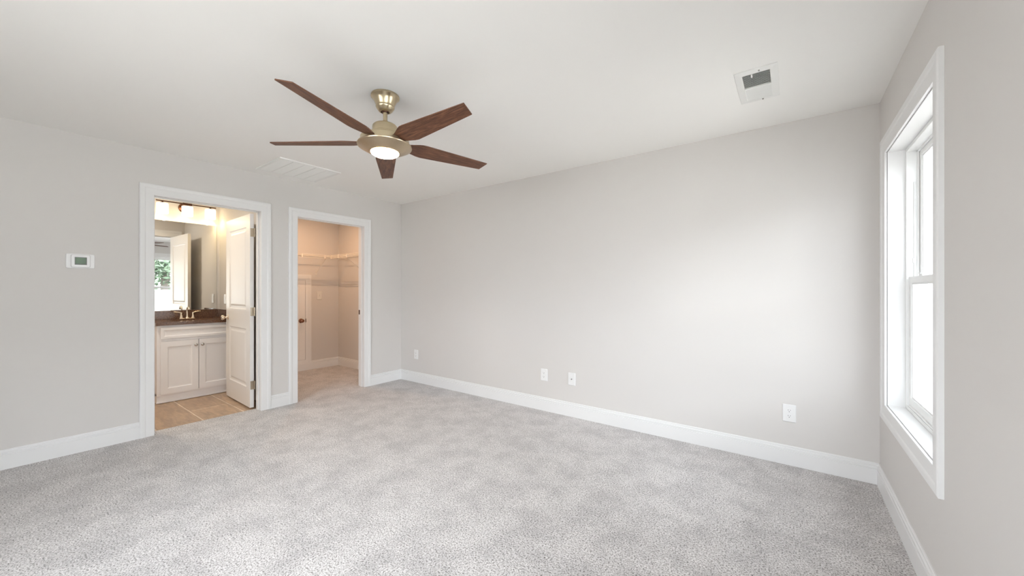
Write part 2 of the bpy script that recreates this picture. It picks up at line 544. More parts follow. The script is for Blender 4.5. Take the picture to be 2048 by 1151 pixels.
def door_trim(name, d, label, strike_right=False):
    y0, y1 = d
    mb = MB()
    path = [(y0, -.0), (y0, DZ), (y1, DZ), (y1, -.0)]
    mb.sweep(path, CPROF, lambda s, t, b2: (XL + b2, s, t))
    o = struct(mb.build(name, M['trim'], origin=(XL, (y0 + y1) / 2, 0)), label, 'door casing')
    mb = MB(); mb.sweep(path, CPROF, lambda s, t, b2: (XB - b2, s, t))
    mb.build('inner_casing', M['trim'], o)
    g = .003
    mb = MB()
    mb.box(XB, XL + .004, y0 - RO, y0 + g - .001, 0, DZ)
    mb.box(XB, XL + .004, y1 - g + .001, y1 + RO, 0, DZ)
    mb.box(XB, XL + .004, y0 - RO, y1 + RO, DZ - g, DZ + RO)
    mb.build('door_jamb', M['trim'], o, bevel=.001)
    mb = MB(); sx0, sx1 = XB + .040, XB + .075
    mb.box(sx0, sx1, y0 + g, y0 + g + .009, 0, DZ - g)
    mb.box(sx0, sx1, y1 - g - .009, y1 - g, 0, DZ - g)
    mb.box(sx0, sx1, y0 + g, y1 - g, DZ - g - .008, DZ - g)
    mb.build('door_stop', M['trim'], o, bevel=.002)
    if strike_right:
        mb = MB(); mb.box(XB + .002, XB + .030, y1 - g - .0022, y1 - g + .001, .925, .983)
        mb.build('strike_plate', M['bronze'], o, bevel=.001)
    return o
door_trim('trim_1', D1, 'white casing around the bathroom doorway')
door_trim('trim_2', D2, 'white casing around the closet doorway', True)

# ------------------------------------------------------------------ panelled doors
def panel_face(mb, w0, w1, z0, z1, yface, sgn, panels, loops):
    """flat face at local y=yface spanning x w0..w1; panels: (xa, xb, za, zb); loops: list of (inset, depth)"""
    xs = sorted({w0, w1} | {p[0] for p in panels} | {p[1] for p in panels})
    zs = sorted({z0, z1} | {p[2] for p in panels} | {p[3] for p in panels})
    for i in range(len(xs) - 1):
        for j in range(len(zs) - 1):
            cx, cz = (xs[i] + xs[i + 1]) / 2, (zs[j] + zs[j + 1]) / 2
            if any(p[0] < cx < p[1] and p[2] < cz < p[3] for p in panels): continue
            mb.add([(xs[i], yface, zs[j]), (xs[i + 1], yface, zs[j]), (xs[i + 1], yface, zs[j + 1]), (xs[i], yface, zs[j + 1])], [(0, 1, 2, 3)])
    for (xa, xb, za, zb) in panels:
        vs = []
        for (ins, dep) in loops:
            vs += [(xa + ins, yface - sgn * dep, za + ins), (xb - ins, yface - sgn * dep, za + ins), (xb - ins, yface - sgn * dep, zb - ins), (xa + ins, yface - sgn * dep, zb - ins)]
        fs = []
        for l in range(len(loops) - 1):
            for q in range(4):
                q2 = (q + 1) % 4
                fs.append((l * 4 + q, l * 4 + q2, l * 4 + 4 + q2, l * 4 + 4 + q))
        l = (len(loops) - 1) * 4
        fs.append((l, l + 1, l + 2, l + 3))
        mb.add(vs, fs)
def panel_slab(mb, w, z0, z1, t, panels, loops, both=True):
    panel_face(mb, 0, w, z0, z1, 0, 1, panels, [(0, 0)] + [(a, d) for a, d in loops])
    if both:
        panel_face(mb, 0, w, z0, z1, -t, -1, panels, [(0, 0)] + [(a, d) for a, d in loops])
    else:
        mb.add([(0, -t, z0), (w, -t, z0), (w, -t, z1), (0, -t, z1)], [(0, 1, 2, 3)])
    mb.add([(0, -t, z0), (w, -t, z0), (w, 0, z0), (0, 0, z0)], [(0, 1, 2, 3)])
    mb.add([(0, -t, z1), (w, -t, z1), (w, 0, z1), (0, 0, z1)], [(0, 1, 2, 3)])
    mb.add([(0, -t, z0), (0, 0, z0), (0, 0, z1), (0, -t, z1)], [(0, 1, 2, 3)])
    mb.add([(w, -t, z0), (w, 0, z0), (w, 0, z1), (w, -t, z1)], [(0, 1, 2, 3)])
DLOOPS = [(.006, .006), (.014, .009), (.030, .009), (.050, .003)]

# bathroom door leaf, swung open into the bathroom. local: x along the leaf from the hinge, y 0 = face seen from the bedroom, -y = far side
TH = R(2.0)
hinge_face = Vector((-4.545, 1.589, 0)) + Vector((-math.sin(TH), -math.cos(TH), 0)) * 0.035
ex = Vector((-math.cos(TH), math.sin(TH), 0)); ey = Vector((-math.sin(TH), -math.cos(TH), 0))
DM = Matrix(((ex.x, ey.x, 0, hinge_face.x), (ex.y, ey.y, 0, hinge_face.y), (0, 0, 1, 0), (0, 0, 0, 1)))
DWD = 0.785
mb = MB(DM)
panel_slab(mb, DWD, .012, 2.040, .035, [(.115, DWD - .115, .215, .830), (.115, DWD - .115, 1.035, 1.910)], DLOOPS)
door1 = struct(mb.build('door_1', M['door'], origin=hinge_face, weld=True, bevel=.0012), 'white two-panel door standing open into the bathroom', 'door')
def knob(parent, Mx, x, z, side, name='door_handle', m=None):
    """side +1: along +y local from face y=0; -1 from the far face"""
    m = m or M['bronze_knob']
    mbk = MB(Mx)
    y0 = 0 if side > 0 else -.035
    mbk.lathe([(0.0, y0), (.033, y0), (.033, y0 + side * .003), (.028, y0 + side * .008), (.014, y0 + side * .011), (.0105, y0 + side * .016), (.0105, y0 + side * .028),
               (.016, y0 + side * .034), (.0255, y0 + side * .043), (.0275, y0 + side * .053), (.024, y0 + side * .062), (.012, y0 + side * .067), (0, y0 + side * .068)], (x, 0, z), 'y', 32)
    return mbk.build(name, m, parent, smooth=40)
knob(door1, DM, DWD - .062, .925, 1, m=M['nickel'])
knob(door1, DM, DWD - .062, .925, -1, m=M['nickel'])
mb = MB(DM); mb.box(DWD - .001, DWD + .0015, -.030, -.005, .896, .954); mb.box(DWD, DWD + .008, -.024, -.011, .915, .935)
mb.build('latch', M['hinge'], door1, bevel=.0005)
for zz in (.245, 1.015, 1.845):
    mb = MB(DM)
    mb.box(-.0018, .0004, -.034, -.004, zz - .044, zz + .044)
    mb.box(-.006, -.0022, -.043, -.034, zz - .044, zz + .044)
    for k in range(5):
        mb.lathe([(.0062, zz - .044 + k * .0178), (.0062, zz - .044 + k * .0178 + .0170)], (-.006, -.043, 0), 'z', 14)
    mb.lathe([(0, zz - .049), (.004, zz - .047), (.004, zz + .047), (0, zz + .050)], (-.006, -.043, 0), 'z', 12)
    mb.box(.0, -.0028, -.019, -.015, zz - .002, zz + .002)
    mb.build('hinge', M['hinge'], door1, smooth=35)

# small access door in the closet far wall
AM = Matrix(((0, 1, 0, XC + .011), (-1, 0, 0, 2.806), (0, 0, 1, 0), (0, 0, 0, 1)))   # local x -> -Y, y -> +X
mb = MB(AM); panel_slab(mb, .61, .168, 1.388, .03, [(.085, .525, .255, 1.30)], [(.004, .002), (.012, .003), (.02, .003)], both=False)
door2 = struct(mb.build('door_2', M['door'], origin=(XC, 2.5, .17), bevel=.001, weld=True), 'low white access door in the closet far wall', 'door')
knob(door2, AM, .064, .770, 1)
mb = MB(AM); mb.box(-.012, -.004, .0015, .006, .742, .798); mb.build('strike_plate', M['bronze'], door2, bevel=.0008)
mb = MB()
mb.sweep([(2.812, .162), (2.19, .162), (2.19, 1.394), (2.812, 1.394)], [(0, 0), (0, .012), (.03, .0135), (.06, .017), (.084, .017), (.084, 0)],
         lambda s, t, b2: (XC + b2, s, t), closed=True)
# path direction must give outward offset
tr3 = struct(mb.build('trim_3', M['trim']), 'white frame around the low access door', 'door casing')
mb = MB(); mb.box(XC, XC + .015, 2.12, 2.894, 0, .077); mb.build('plinth', M['trim'], tr3, bevel=.001)

# ------------------------------------------------------------------ windows
def window(name, wn, label):
    y0, y1, z0, z1 = wn
    mb = MB()
    g = .005
    path = [(y0 - g, z0 - g), (y0 - g, z1 + g), (y1 + g, z1 + g), (y1 + g, z0 - g)]
    mb.sweep(path, CPROF, lambda s, t, b2: (XR - b2, s, t), closed=True)
    o = struct(mb.build(name, M['trim'], origin=(MB.DEF @ Vector((XR, (y0 + y1) / 2, z0))) if MB.DEF else (XR, (y0 + y1) / 2, z0)), label, 'window')
    def ring(nm, x0, x1, a0, a1, m, y0=y0, y1=y1, z0=z0, z1=z1, bev=.002, parent=o):
        """rectangular ring: outer inset a0, inner inset a1"""
        q = MB()
        q.box(x0, x1, y0 + a0, y0 + a1, z0 + a0, z1 - a0)
        q.box(x0, x1, y1 - a1, y1 - a0, z0 + a0, z1 - a0)
        q.box(x0, x1, y0 + a1, y1 - a1, z1 - a1, z1 - a0)
        q.box(x0, x1, y0 + a1, y1 - a1, z0 + a0, z0 + a1)
        return q.build(nm, m, parent, bevel=bev)
    ring('jamb_liner', XR + .002, XR + .082, -.012, 0, M['trim'], bev=.001)
    fr = ring('window_frame', XR + .076, XR + .163, 0, .020, M['vinyl'])
    # frame step and sash tracks
    q = MB()
    for (xa, xb, a) in ((XR + .1185, XR + .1265, .030),):
        q.box(xa, xb, y0 + .018, y0 + a, z0 + .02, z1 - .02)
        q.box(xa, xb, y1 - a, y1 - .018, z0 + .02, z1 - .02)
        q.box(xa, xb, y0 + .02, y1 - .02, z1 - a, z1 - .018)
    q.build('sash_track', M['vinyl'], fr, bevel=.001)
    zm = 1.302
    def sash(nm, x0, x1, za, zb, st):
        ya, yb = y0 + .020, y1 - .020
        q = MB()
        q.box(x0, x1, ya, ya + st, za, zb); q.box(x0, x1, yb - st, yb, za, zb)
        q.box(x0, x1, ya + st, yb - st, zb - .036, zb); q.box(x0, x1, ya + st, yb - st, za, za + (.050 if nm == 'lower_sash' else .036))
        s = q.build(nm, M['vinyl'], o, bevel=.003)
        q = MB()
        zz0 = za + (.050 if nm == 'lower_sash' else .036)
        q.box(x0 + .006, x1 - .006, ya + st, ya + st + .008, zz0, zb - .036)
        q.box(x0 + .006, x1 - .006, yb - st - .008, yb - st, zz0, zb - .036)
        q.box(x0 + .006, x1 - .006, ya + st + .008, yb - st - .008, zb - .044, zb - .036)
        q.box(x0 + .006, x1 - .006, ya + st + .008, yb - st - .008, zz0, zz0 + .008)
        q.build('glazing_bead', M['rubber'] if False else M['vinyl'], s, bevel=.001)
        q = MB(); xm = (x0 + x1) / 2
        q.box(xm - .002, xm + .002, ya + st - .002, yb - st + .002, zz0 - .002, zb - .034)
        q.build('glass', M['glass'], s)
        return s
    sash('upper_sash', XR + .128, XR + .156, zm - .018, z1 - .020, .040)
    lo = sash('lower_sash', XR + .087, XR + .117, z0 + .020, zm + .018, .040)
    q = MB(); q.box(XR + .078, XR + .088, y0 + .06, y1 - .06, z0 + .022, z0 + .030); q.build('lift_rail', M['vinyl'], lo, bevel=.002)
    q = MB()
    for yy in (y0 + .25, y1 - .25):
        q.box(XR + .089, XR + .115, yy - .03, yy + .03, zm + .018, zm + .026)
        q.lathe([(.012, zm + .026), (.012, zm + .034), (0, zm + .036)], (XR + .1, yy, 0), 'z', 16)
        q.box(XR + .086, XR + .098, yy - .004, yy + .030, zm + .028, zm + .034)
    q.build('sash_lock', M['vinyl'], lo, bevel=.001, smooth=30)
    # sash balance rod and tilt clip on the far jamb
    q = MB(); q.tube([(XR + .108, y1 - .024, zm + .018), (XR + .108, y1 - .024, 1.86)], .003, 8)
    q.box(XR + .102, XR + .114, y1 - .030, y1 - .018, 1.40, 1.425); q.build('balance_rod', M['vinyl'], fr, smooth=30)
    return o
window('window_1', WIN1, 'tall white single-hung window in the right wall')
window('fill_window_2', FILL_WIN2, 'added unseen white window beside the camera, for fill daylight')
window('fill_window_3', FILL_WIN3, 'added unseen white window behind the camera, for fill daylight')
MB.DEF = Matrix(((0, 1, 0, 0), (-1, 0, 0, YR + XR), (0, 0, 1, 0), (0, 0, 0, 1)))
window('fill_window_4', FILL_WIN4, 'added unseen wide window in the rear wall, for fill daylight')
MB.DEF = None

# ------------------------------------------------------------------ ceiling fan
fx, fy = FAN
fan = root('ceiling_fan', (fx, fy, H), 'brass ceiling fan with five dark wood blades and a lit lens', 'ceiling fan')
mb = MB(); mb.lathe([(0, H), (.0835, H), (.085, H - .004), (.085, H - .011), (.081, H - .015), (.075, H - .020), (.068, H - .030), (.061, H - .045), (.0555, H - .058), (.054, H - .064),
                     (.0555, H - .067), (.0555, H - .072), (.052, H - .078), (.044, H - .090), (.037, H - .098), (.030, H - .101), (.026, H - .101), (.026, H - .085), (.0, H - .085)], (fx, fy, 0), 'z', 64)
mb.build('canopy', M['brass'], fan, smooth=35)
mb = MB(); mb.lathe([(0, H - .085), (.021, H - .085), (.023, H - .094), (.018, H - .104), (.0, H - .108)], (fx, fy, 0), 'z', 32)
mb.build('hanger_ball', M['bronze'], fan, smooth=50)
mb = MB(); mb.lathe([(.0125, H - .09), (.0125, 2.262)], (fx, fy, 0), 'z', 32)
rod = mb.build('downrod', M['brass'], fan, smooth=50)
tilt = Matrix.Translation((fx, fy, 2.29)) @ Matrix.Rotation(R(1.6), 4, Vector((-.82, -.57, 0))) @ Matrix.Translation((-fx, -fy, -2.29))
MB.DEF = tilt          # the fan hangs slightly out of plumb from its ball joint
mb = MB(); mb.lathe([(.0, 2.283), (.019, 2.282), (.022, 2.277), (.023, 2.268), (.032, 2.266), (.034, 2.261), (.052, 2.261), (.066, 2.257), (.0735, 2.249), (.075, 2.241), (.075, 2.209), (.0743, 2.208),
                     (.0743, 2.206), (.075, 2.205), (.075, 2.170), (.0, 2.168)], (fx, fy, 0), 'z', 72)
mb.build('motor_housing', M['brass'], fan, smooth=30)
mb = MB(); mb.lathe([(.0, 2.172), (.140, 2.172), (.1435, 2.168), (.1435, 2.132), (.0, 2.132)], (fx, fy, 0), 'z', 72)
mb.build('blade_hub', M['brass'], fan, smooth=30)
mb = MB(); mb.lathe([(.0, 2.134), (.154, 2.134), (.1600, 2.1315), (.1615, 2.127), (.160, 2.1225), (.153, 2.118), (.135, 2.108), (.115, 2.0975), (.098, 2.090), (.088, 2.0865), (.085, 2.0865), (.085, 2.092), (0, 2.094)], (fx, fy, 0), 'z', 96)
kit = mb.build('light_kit_bowl', M['brass_warm'], fan, smooth=30)
mb = MB(); mb.lathe([(.0, 2.091), (.082, 2.091), (.083, 2.086), (.080, 2.080), (.069, 2.073), (.052, 2.0675), (.030, 2.0645), (.0, 2.0635)], (fx, fy, 0), 'z', 64)
mb.build('lamp_lens', M['lens'], kit, smooth=60, label='glowing warm white lens')
PH0 = 1.87381 + math.pi
for k in range(5):
    a = PH0 - k * 2 * math.pi / 5
    # local: x along blade, y = counter-clockwise, z up; pitched 12 degrees with ccw edge raised
    Mx = tilt @ Matrix.Translation((fx, fy, 2.148)) @ Matrix.Rotation(a, 4, 'Z') @ Matrix.Rotation(R(-13), 4, 'X')
    out = [(.140, -.036), (.165, -.046), (.200, -.060), (.225, -.067), (.250, -.068), (.710, -.040), (.690, .044), (.245, .068), (.215, .063), (.165, .046), (.140, .036)]
    ng = len(out)
    mb = MB(Mx); mb.prism(out, lambda x, y, b2: (x, y, b2), -.003, .004)
    mb.grain = [(x + k * 3.1, y, 0.0) for x, y in out] + [(x + k * 3.1, y, 0.3) for x, y in out]
    me_blade = mb.build('fan_blade', M['blade'], fan, recalc=True)
    md = me_blade.modifiers.new('bevel', 'BEVEL'); md.width = .0012; md.segments = 1
    mb = MB(Mx)
    mb.prism([(.07, -.022), (.155, -.026), (.205, -.030), (.222, -.018), (.222, .018), (.205, .030), (.155, .026), (.07, .022)], lambda x, y, b2: (x, y, b2), .0042, .0085)
    mb.build('blade_arm', M['brass'], me_blade, bevel=.001)
MB.DEF = None

# ------------------------------------------------------------------ ceiling vents
v = root('ceiling_vent', (-.155, 2.63, H), 'small white supply vent on the ceiling near the window', 'vent')
x0, x1, y0, y1 = -.256, -.056, 2.420, 2.838
ix0, ix1, iy0, iy1 = -.220, -.088, 2.462, 2.800
mb = MB()
prof = [(0, 0), (0, .006), (.030, .0075), (.036, .003), (.036, 0)]
def ring_frame(x0, x1, y0, y1, ix, iy, d0, d1, z=H):
    """picture frame hanging under the ceiling: outer rect, inner insets, d0 = depth at outer edge, d1 = at inner edge"""
    o4 = [(x0, y0), (x1, y0), (x1, y1), (x0, y1)]
    i4 = [(x0 + ix, y0 + iy), (x1 - ix, y0 + iy), (x1 - ix, y1 - iy), (x0 + ix, y1 - iy)]
    q = MB(); vs = []
    for pts, d in ((o4, 0), (o4, d0), (i4, d1), (i4, 0)):
        vs += [(x, y, z - d) for x, y in pts]
    fs = []
    for l in range(4):
        for c in range(4):
            c2 = (c + 1) % 4; l2 = (l + 1) % 4
            fs.append((l * 4 + c, l * 4 + c2, l2 * 4 + c2, l2 * 4 + c))
    q.add(vs, fs)
    return q
ring_frame(x0, x1, y0, y1, .036, .040, .004, .009).build('frame', M['vent'], v, bevel=.001)
mb = MB(); mb.box(ix0, ix1, iy0, iy1, H - .002, H + .0005 - .0008); mb.build('duct_opening', M['vent_dark'], v)
ym = 2.632
mb = MB(); mb.box(ix0, ix1, ym - .006, ym + .006, H - .011, H - .001); mb.build('divider', M['vent'], v, bevel=.001)
def louvre(mbq, xa, xb, y, tilt, wd=.012, z=H - .006):
    c, s = math.cos(tilt) * wd / 2, math.sin(tilt) * wd / 2
    t = .0006
    mbq.add([(xa, y - c, z - s - t), (xb, y - c, z - s - t), (xb, y + c, z + s - t), (xa, y + c, z + s - t),
             (xa, y - c, z - s + t), (xb, y - c, z - s + t), (xb, y + c, z + s + t), (xa, y + c, z + s + t)],
            [(0, 1, 2, 3), (7, 6, 5, 4), (0, 4, 5, 1), (1, 5, 6, 2), (2, 6, 7, 3), (3, 7, 4, 0)])
mb = MB()
for i in range(13): louvre(mb, ix0, ix1, iy0 + .008 + i * .0122, R(35), .0125)
mb.build('louvres', M['vent'], v)
mb = MB()
for i in range(13): louvre(mb, ix0, ix1, ym + .012 + i * .0122, R(-35), .0085)
mb.build('louvres', M['vent'], v)
mb = MB(); mb.box(-.179, -.171, iy0 - .004, iy0 + .020, H - .018, H - .008); mb.build('damper_lever', M['vent'], v, bevel=.001)
for yy in (y1 - .020, y0 + .020):
    mb = MB(); mb.lathe([(0, H - .0115), (.004, H - .011), (.004, H - .006)], (-.14, yy, 0), 'z', 14)
    mb.build('screw', M['rubber'], v)

g = root('return_air_grille', (-3.965, 1.785, H), 'large white slatted return grille on the ceiling by the bathroom door', 'vent')
x0, x1, y0, y1 = -4.235, -3.695, 1.497, 2.072
ring_frame(x0, x1, y0, y1, .028, .028, .011, .006).build('frame', M['vent'], g, bevel=.001)
mb = MB(); mb.box(x0 + .028, x1 - .028, y0 + .028, y1 - .028, H - .002, H - .0003); mb.build('duct_opening', M['vent_dark'], g)
mb = MB()
nb = 5; L0, L1 = y0 + .028, y1 - .028
for i in range(1, nb):
    yy = L0 + (L1 - L0) * i / nb
    mb.box(x0 + .028, x1 - .028, yy - .003, yy + .003, H - .009, H - .001)
mb.build('divider', M['vent'], g)
mb = MB()
n_s = 38
for i in range(n_s):
    xx = x0 + .034 + (x1 - x0 - .068) * i / (n_s - 1)
    c, s, t = .0042, .0025, .0005
    mb.add([(xx - c, L0, H - .005 - s - t), (xx - c, L1, H - .005 - s - t), (xx + c, L1, H - .005 + s - t), (xx + c, L0, H - .005 + s - t),
            (xx - c, L0, H - .005 - s + t), (xx - c, L1, H - .005 - s + t), (xx + c, L1, H - .005 + s + t), (xx + c, L0, H - .005 + s + t)],
           [(0, 1, 2, 3), (7, 6, 5, 4), (0, 4, 5, 1), (1, 5, 6, 2), (2, 6, 7, 3), (3, 7, 4, 0)])
mb.build('louvres', M['vent'], g)

# ------------------------------------------------------------------ wall plates
def rrect(w_, h_, r, n=5):
    pts = []
    for (cx, cz, a0) in ((w_ / 2 - r, h_ / 2 - r, 0), (-w_ / 2 + r, h_ / 2 - r, 90), (-w_ / 2 + r, -h_ / 2 + r, 180), (w_ / 2 - r, -h_ / 2 + r, 270)):
        for i in range(n + 1):
            a = R(a0 + 90 * i / n); pts.append((cx + r * math.cos(a), cz + r * math.sin(a)))
    return pts
def frame_back(x, z):   # plate on the back wall, faces -Y
    return lambda s, t, b2: (x + s, YB - b2, z + t)
def frame_xp(xw, y, z):   # plate on a wall facing +X
    return lambda s, t, b2: (xw + b2, y + s, z + t)
def frame_yn(yw, x, z):
    return lambda s, t, b2: (x + s, yw - b2, z + t)
PW, PH_ = .079, .124
def plate(name, fm, label, cat, kind, group=None, m=None):
    m = m or M['plate']
    o = root(name, fm(0, 0, 0), label, cat, group)
    q = MB()
    # plate with a sloped edge
    a = rrect(PW, PH_, .004); b_ = rrect(PW - .008, PH_ - .008, .003)
    k = len(a)
    vs = [fm(s, t, .0) for s, t in a] + [fm(s, t, .003) for s, t in a] + [fm(s, t, .0062) for s, t in b_]
    fs = [tuple(range(k))[::-1], tuple(range(2 * k, 3 * k))]
    for l in (0, 1):
        fs += [(l * k + i, l * k + (i + 1) % k, (l + 1) * k + (i + 1) % k, (l + 1) * k + i) for i in range(k)]
    q.add(vs, fs); q.build('cover_plate', m, o, smooth=30)
    if kind == 'outlet':
        for dz in (.0195, -.0195):
            q = MB(); pts = []
            for i in range(28):
                aa = 2 * math.pi * i / 28
                pts.append((.0172 * math.cos(aa), max(-.0135, min(.0135, .0172 * math.sin(aa))) + dz))
            q.prism(pts, fm, .005, .0078); r_ = q.build('receptacle', m, o)
            q = MB()
            for sx_, hh in ((-.0064, .0042), (.0064, .0034)):
                q.prism([(sx_ - .0011, dz + .004 - hh), (sx_ + .0011, dz + .004 - hh), (sx_ + .0011, dz + .004 + hh), (sx_ - .0011, dz + .004 + hh)], fm, .0070, .0080)
            q.prism([(.0026 * math.cos(t * .5236), dz - .0075 + .0026 * math.sin(t * .5236)) for t in range(12)], fm, .0070, .0080)
            q.build('slots', M['slot'], r_)
        q = MB(); q.prism([(.003 * math.cos(t * .5236), .003 * math.sin(t * .5236)) for t in range(12)], fm, .006, .0073); q.build('screw', m, o)
    if kind == 'coax':
        q = MB(); q.prism([(.0075 * math.cos(t * 1.0472), .0075 * math.sin(t * 1.0472)) for t in range(6)], fm, .006, .0085); j = q.build('jack', M['steel'], o)
        q = MB(); q.prism([(.0047 * math.cos(t * .3927), .0047 * math.sin(t * .3927)) for t in range(16)], fm, .006, .0150); q.build('jack_barrel', M['steel'], j)
    if kind == 'toggle':
        q = MB(); q.prism(rrect(.012, .025, .001), fm, .0055, .0070); q.build('toggle_slot', M['plate_ivory'], o)
        q = MB(); q.prism([(-.0035, .002), (.0035, .002), (.0035, .010), (-.0035, .010)], fm, .006, .016); q.build('toggle', m, o, bevel=.001)
    if kind == 'rocker':
        q = MB(); q.prism(rrect(.034, .068, .002), fm, .0058, .0085); q.build('rocker', m, o, bevel=.0008)
    if kind in ('coax', 'toggle', 'rocker'):
        for dz in (.030, -.030) if kind != 'rocker' else (.048, -.048):
            q = MB(); q.prism([(.003 * math.cos(t * .5236), dz + .003 * math.sin(t * .5236)) for t in range(12)], fm, .006, .0072)
            q.build('screw', m, o)
    return o
plate('wall_outlet', frame_back(-4.075, .372), 'small white outlet on the back wall nearest the left corner', 'outlet', 'outlet')
plate('wall_outlet', frame_back(-2.053, .367), 'white duplex outlet left of the cable plate, mid back wall', 'outlet', 'outlet')
plate('cable_wall_plate', frame_back(-1.735, .367), 'white cable jack plate with one round connector, mid back wall', 'wall plate', 'coax')
plate('wall_outlet', frame_back(-.010, .366), 'white duplex outlet low on the back wall near the window', 'outlet', 'outlet')
plate('light_switch', frame_xp(XC, 3.03, 1.150), 'cream toggle switch on the closet far wall', 'light switch', 'toggle', m=M['plate_ivory'])
plate('light_switch', frame_yn(YP0, -5.86, 1.125), 'white rocker switch on the bathroom side wall behind the door', 'light switch', 'rocker', m=M['plate_ivory'])

# thermostat on the left wall
t_ = root('thermostat', (XL, .371, 1.465), 'white wall thermostat with small green display', 'thermostat')
fm = frame_xp(XL, .371, 1.465)
def plinth(q, w0, h0, w1, h1, r, b0, b1, b2_):
    a = rrect(w0, h0, r); c = rrect(w1, h1, r * .8); k = len(a)
    vs = [fm(s, t, b0) for s, t in a] + [fm(s, t, b1) for s, t in a] + [fm(s, t, b2_) for s, t in c]
    fs = [tuple(range(k))[::-1], tuple(range(2 * k, 3 * k))]
    for l in (0, 1): fs += [(l * k + i, l * k + (i + 1) % k, (l + 1) * k + (i + 1) % k, (l + 1) * k + i) for i in range(k)]
    q.add(vs, fs)
q = MB(); plinth(q, .148, .112, .142, .106, .010, 0, .006, .010); q.build('wall_plate', M['plate'], t_, smooth=30)
q = MB(); plinth(q, .100, .098, .092, .090, .010, .008, .020, .025); bd = q.build('body', M['plate'], t_, smooth=30)
q = MB(); q.prism(rrect(.062, .058, .001), fm, .020, .0256); q.build('display_bezel', M['lcd_edge'], bd)
q = MB(); q.prism([(s - .000, t + .002) for s, t in rrect(.053, .046, .001)], fm, .0250, .0262); dp = q.build('display', M['lcd'], t_, label='green display')
SEG = {'7': 'abc', '3': 'abcdg'}
q = MB()
def seg7(ch, ox, oz, w_, h_, th):
    L = {'a': (0, h_, w_, h_), 'b': (w_, h_ / 2, w_, h_), 'c': (w_, 0, w_, h_ / 2), 'd': (0, 0, w_, 0), 'g': (0, h_ / 2, w_, h_ / 2)}
    for c in SEG[ch]:
        a0, b0, a1, b1 = L[c]
        q.prism([(ox + a0 - th, oz + b0 - th), (ox + a1 + th, oz + b0 - th), (ox + a1 + th, oz + b1 + th), (ox + a0 - th, oz + b1 + th)], fm, .0255, .0266)
seg7('7', -.001, -.006, .005, .013, .0009); seg7('3', .008, -.006, .005, .013, .0009)
q.build('display_digits', M['ink'], dp)

# ------------------------------------------------------------------ bathroom vanity
VX = -5.575; VY0, VY1 = 1.018, 1.728
VT = .852
van = root('vanity_cabinet', (-5.83, 1.37, 0), 'white two-door vanity cabinet in the bathroom', 'cabinet')
mb = MB()
mb.box(XM + .002, VX, VY0, VY0 + .018, .0, VT); mb.box(XM + .002, VX, VY1 - .018, VY1, .0, VT)
mb.box(XM + .002, XM + .012, VY0, VY1, 0, VT); mb.box(XM + .002, VX, VY0, VY1, .08, .098)
mb.build('cabinet_body', M['cabinet'], van, bevel=.001)
mb = MB()
mb.box(VX, VX + .018, VY0, VY0 + .036, .078, VT); mb.box(VX, VX + .018, VY1 - .036, VY1, .078, VT)
mb.box(VX, VX + .018, VY0 + .036, VY1 - .036, VT - .028, VT); mb.box(VX, VX + .018, VY0 + .036, VY1 - .036, .672, .700); mb.box(VX, VX + .018, VY0 + .036, VY1 - .036, .078, .100)
mb.build('face_frame', M['cabinet'], van, bevel=.001)
mb = MB(); mb.box(VX, VX + .012, VY0, VY1, 0, .078); mb.box(VX + .012, VX + .022, VY0 - .006, VY1, 0, .016)
mb.build('toe_board', M['cabinet'], van, bevel=.002)
SH = [(.004, .002), (.007, .006), (.018, .0075)]
def cab_front(nm, ya, yb, za, zb, st):
    Mx = Matrix(((0, 1, 0, VX + .037), (-1, 0, 0, yb), (0, 0, 1, 0), (0, 0, 0, 1)))   # local x -> -Y, y -> +X
    q = MB(Mx); panel_slab(q, yb - ya, za, zb, .018, [(st, yb - ya - st, za + st, zb - st)], SH, both=False)
    return q.build(nm, M['cabinet'], van, bevel=.002, weld=True)
ycen = 1.378
cab_front('drawer_front', 1.046, 1.706, .703, .826, .026)
d_l = cab_front('cabinet_door', 1.046, ycen - .0025, .098, .672, .058)
d_r = cab_front('cabinet_door', ycen + .0025, 1.706, .098, .672, .058)
for dd, yy in ((d_l, ycen - .030), (d_r, ycen + .030)):
    mb = MB(); X0 = VX + .037
    mb.lathe([(0, X0), (.007, X0), (.006, X0 + .003), (.0055, X0 + .010), (.009, X0 + .014), (.0155, X0 + .018), (.0165, X0 + .023), (.013, X0 + .027), (0, X0 + .029)], (0, yy, .611), 'x', 28)
    mb.build('knob', M['steel'], dd, smooth=50)
CT0, CT1 = VT, .886
cx0, cx1 = XM + .0015, -5.530
cy0, cy1 = VY0 - .012, YP0 - .0015
ct = root('vanity_countertop', (-5.8, 1.37, CT0), 'brown polished stone countertop on the white vanity', 'countertop')
# slab with an oval basin cut-out
sc = Vector((-5.79, 1.375)); sa, sb = .135, .200
mb = MB(); n = 48
def rect_hit(a):
    dx, dy = math.cos(a), math.sin(a); t = 1e9
    if dx > 1e-9: t = min(t, (cx1 - sc.x) / dx)
    if dx < -1e-9: t = min(t, (cx0 - sc.x) / dx)
    if dy > 1e-9: t = min(t, (cy1 - sc.y) / dy)
    if dy < -1e-9: t = min(t, (cy0 - sc.y) / dy)
    return (sc.x + dx * t, sc.y + dy * t)
angs = sorted([2 * math.pi * i / n for i in range(n)] + [math.atan2(y - sc.y, x - sc.x) % (2 * math.pi) for x in (cx0, cx1) for y in (cy0, cy1)])
N = len(angs); vs = []
for a in angs:
    o2 = rect_hit(a); i2 = (sc.x + sa * math.cos(a), sc.y + sb * math.sin(a))
    vs += [(o2[0], o2[1], CT0), (o2[0], o2[1], CT1), (i2[0], i2[1], CT1), (i2[0], i2[1], CT0)]
fs = []
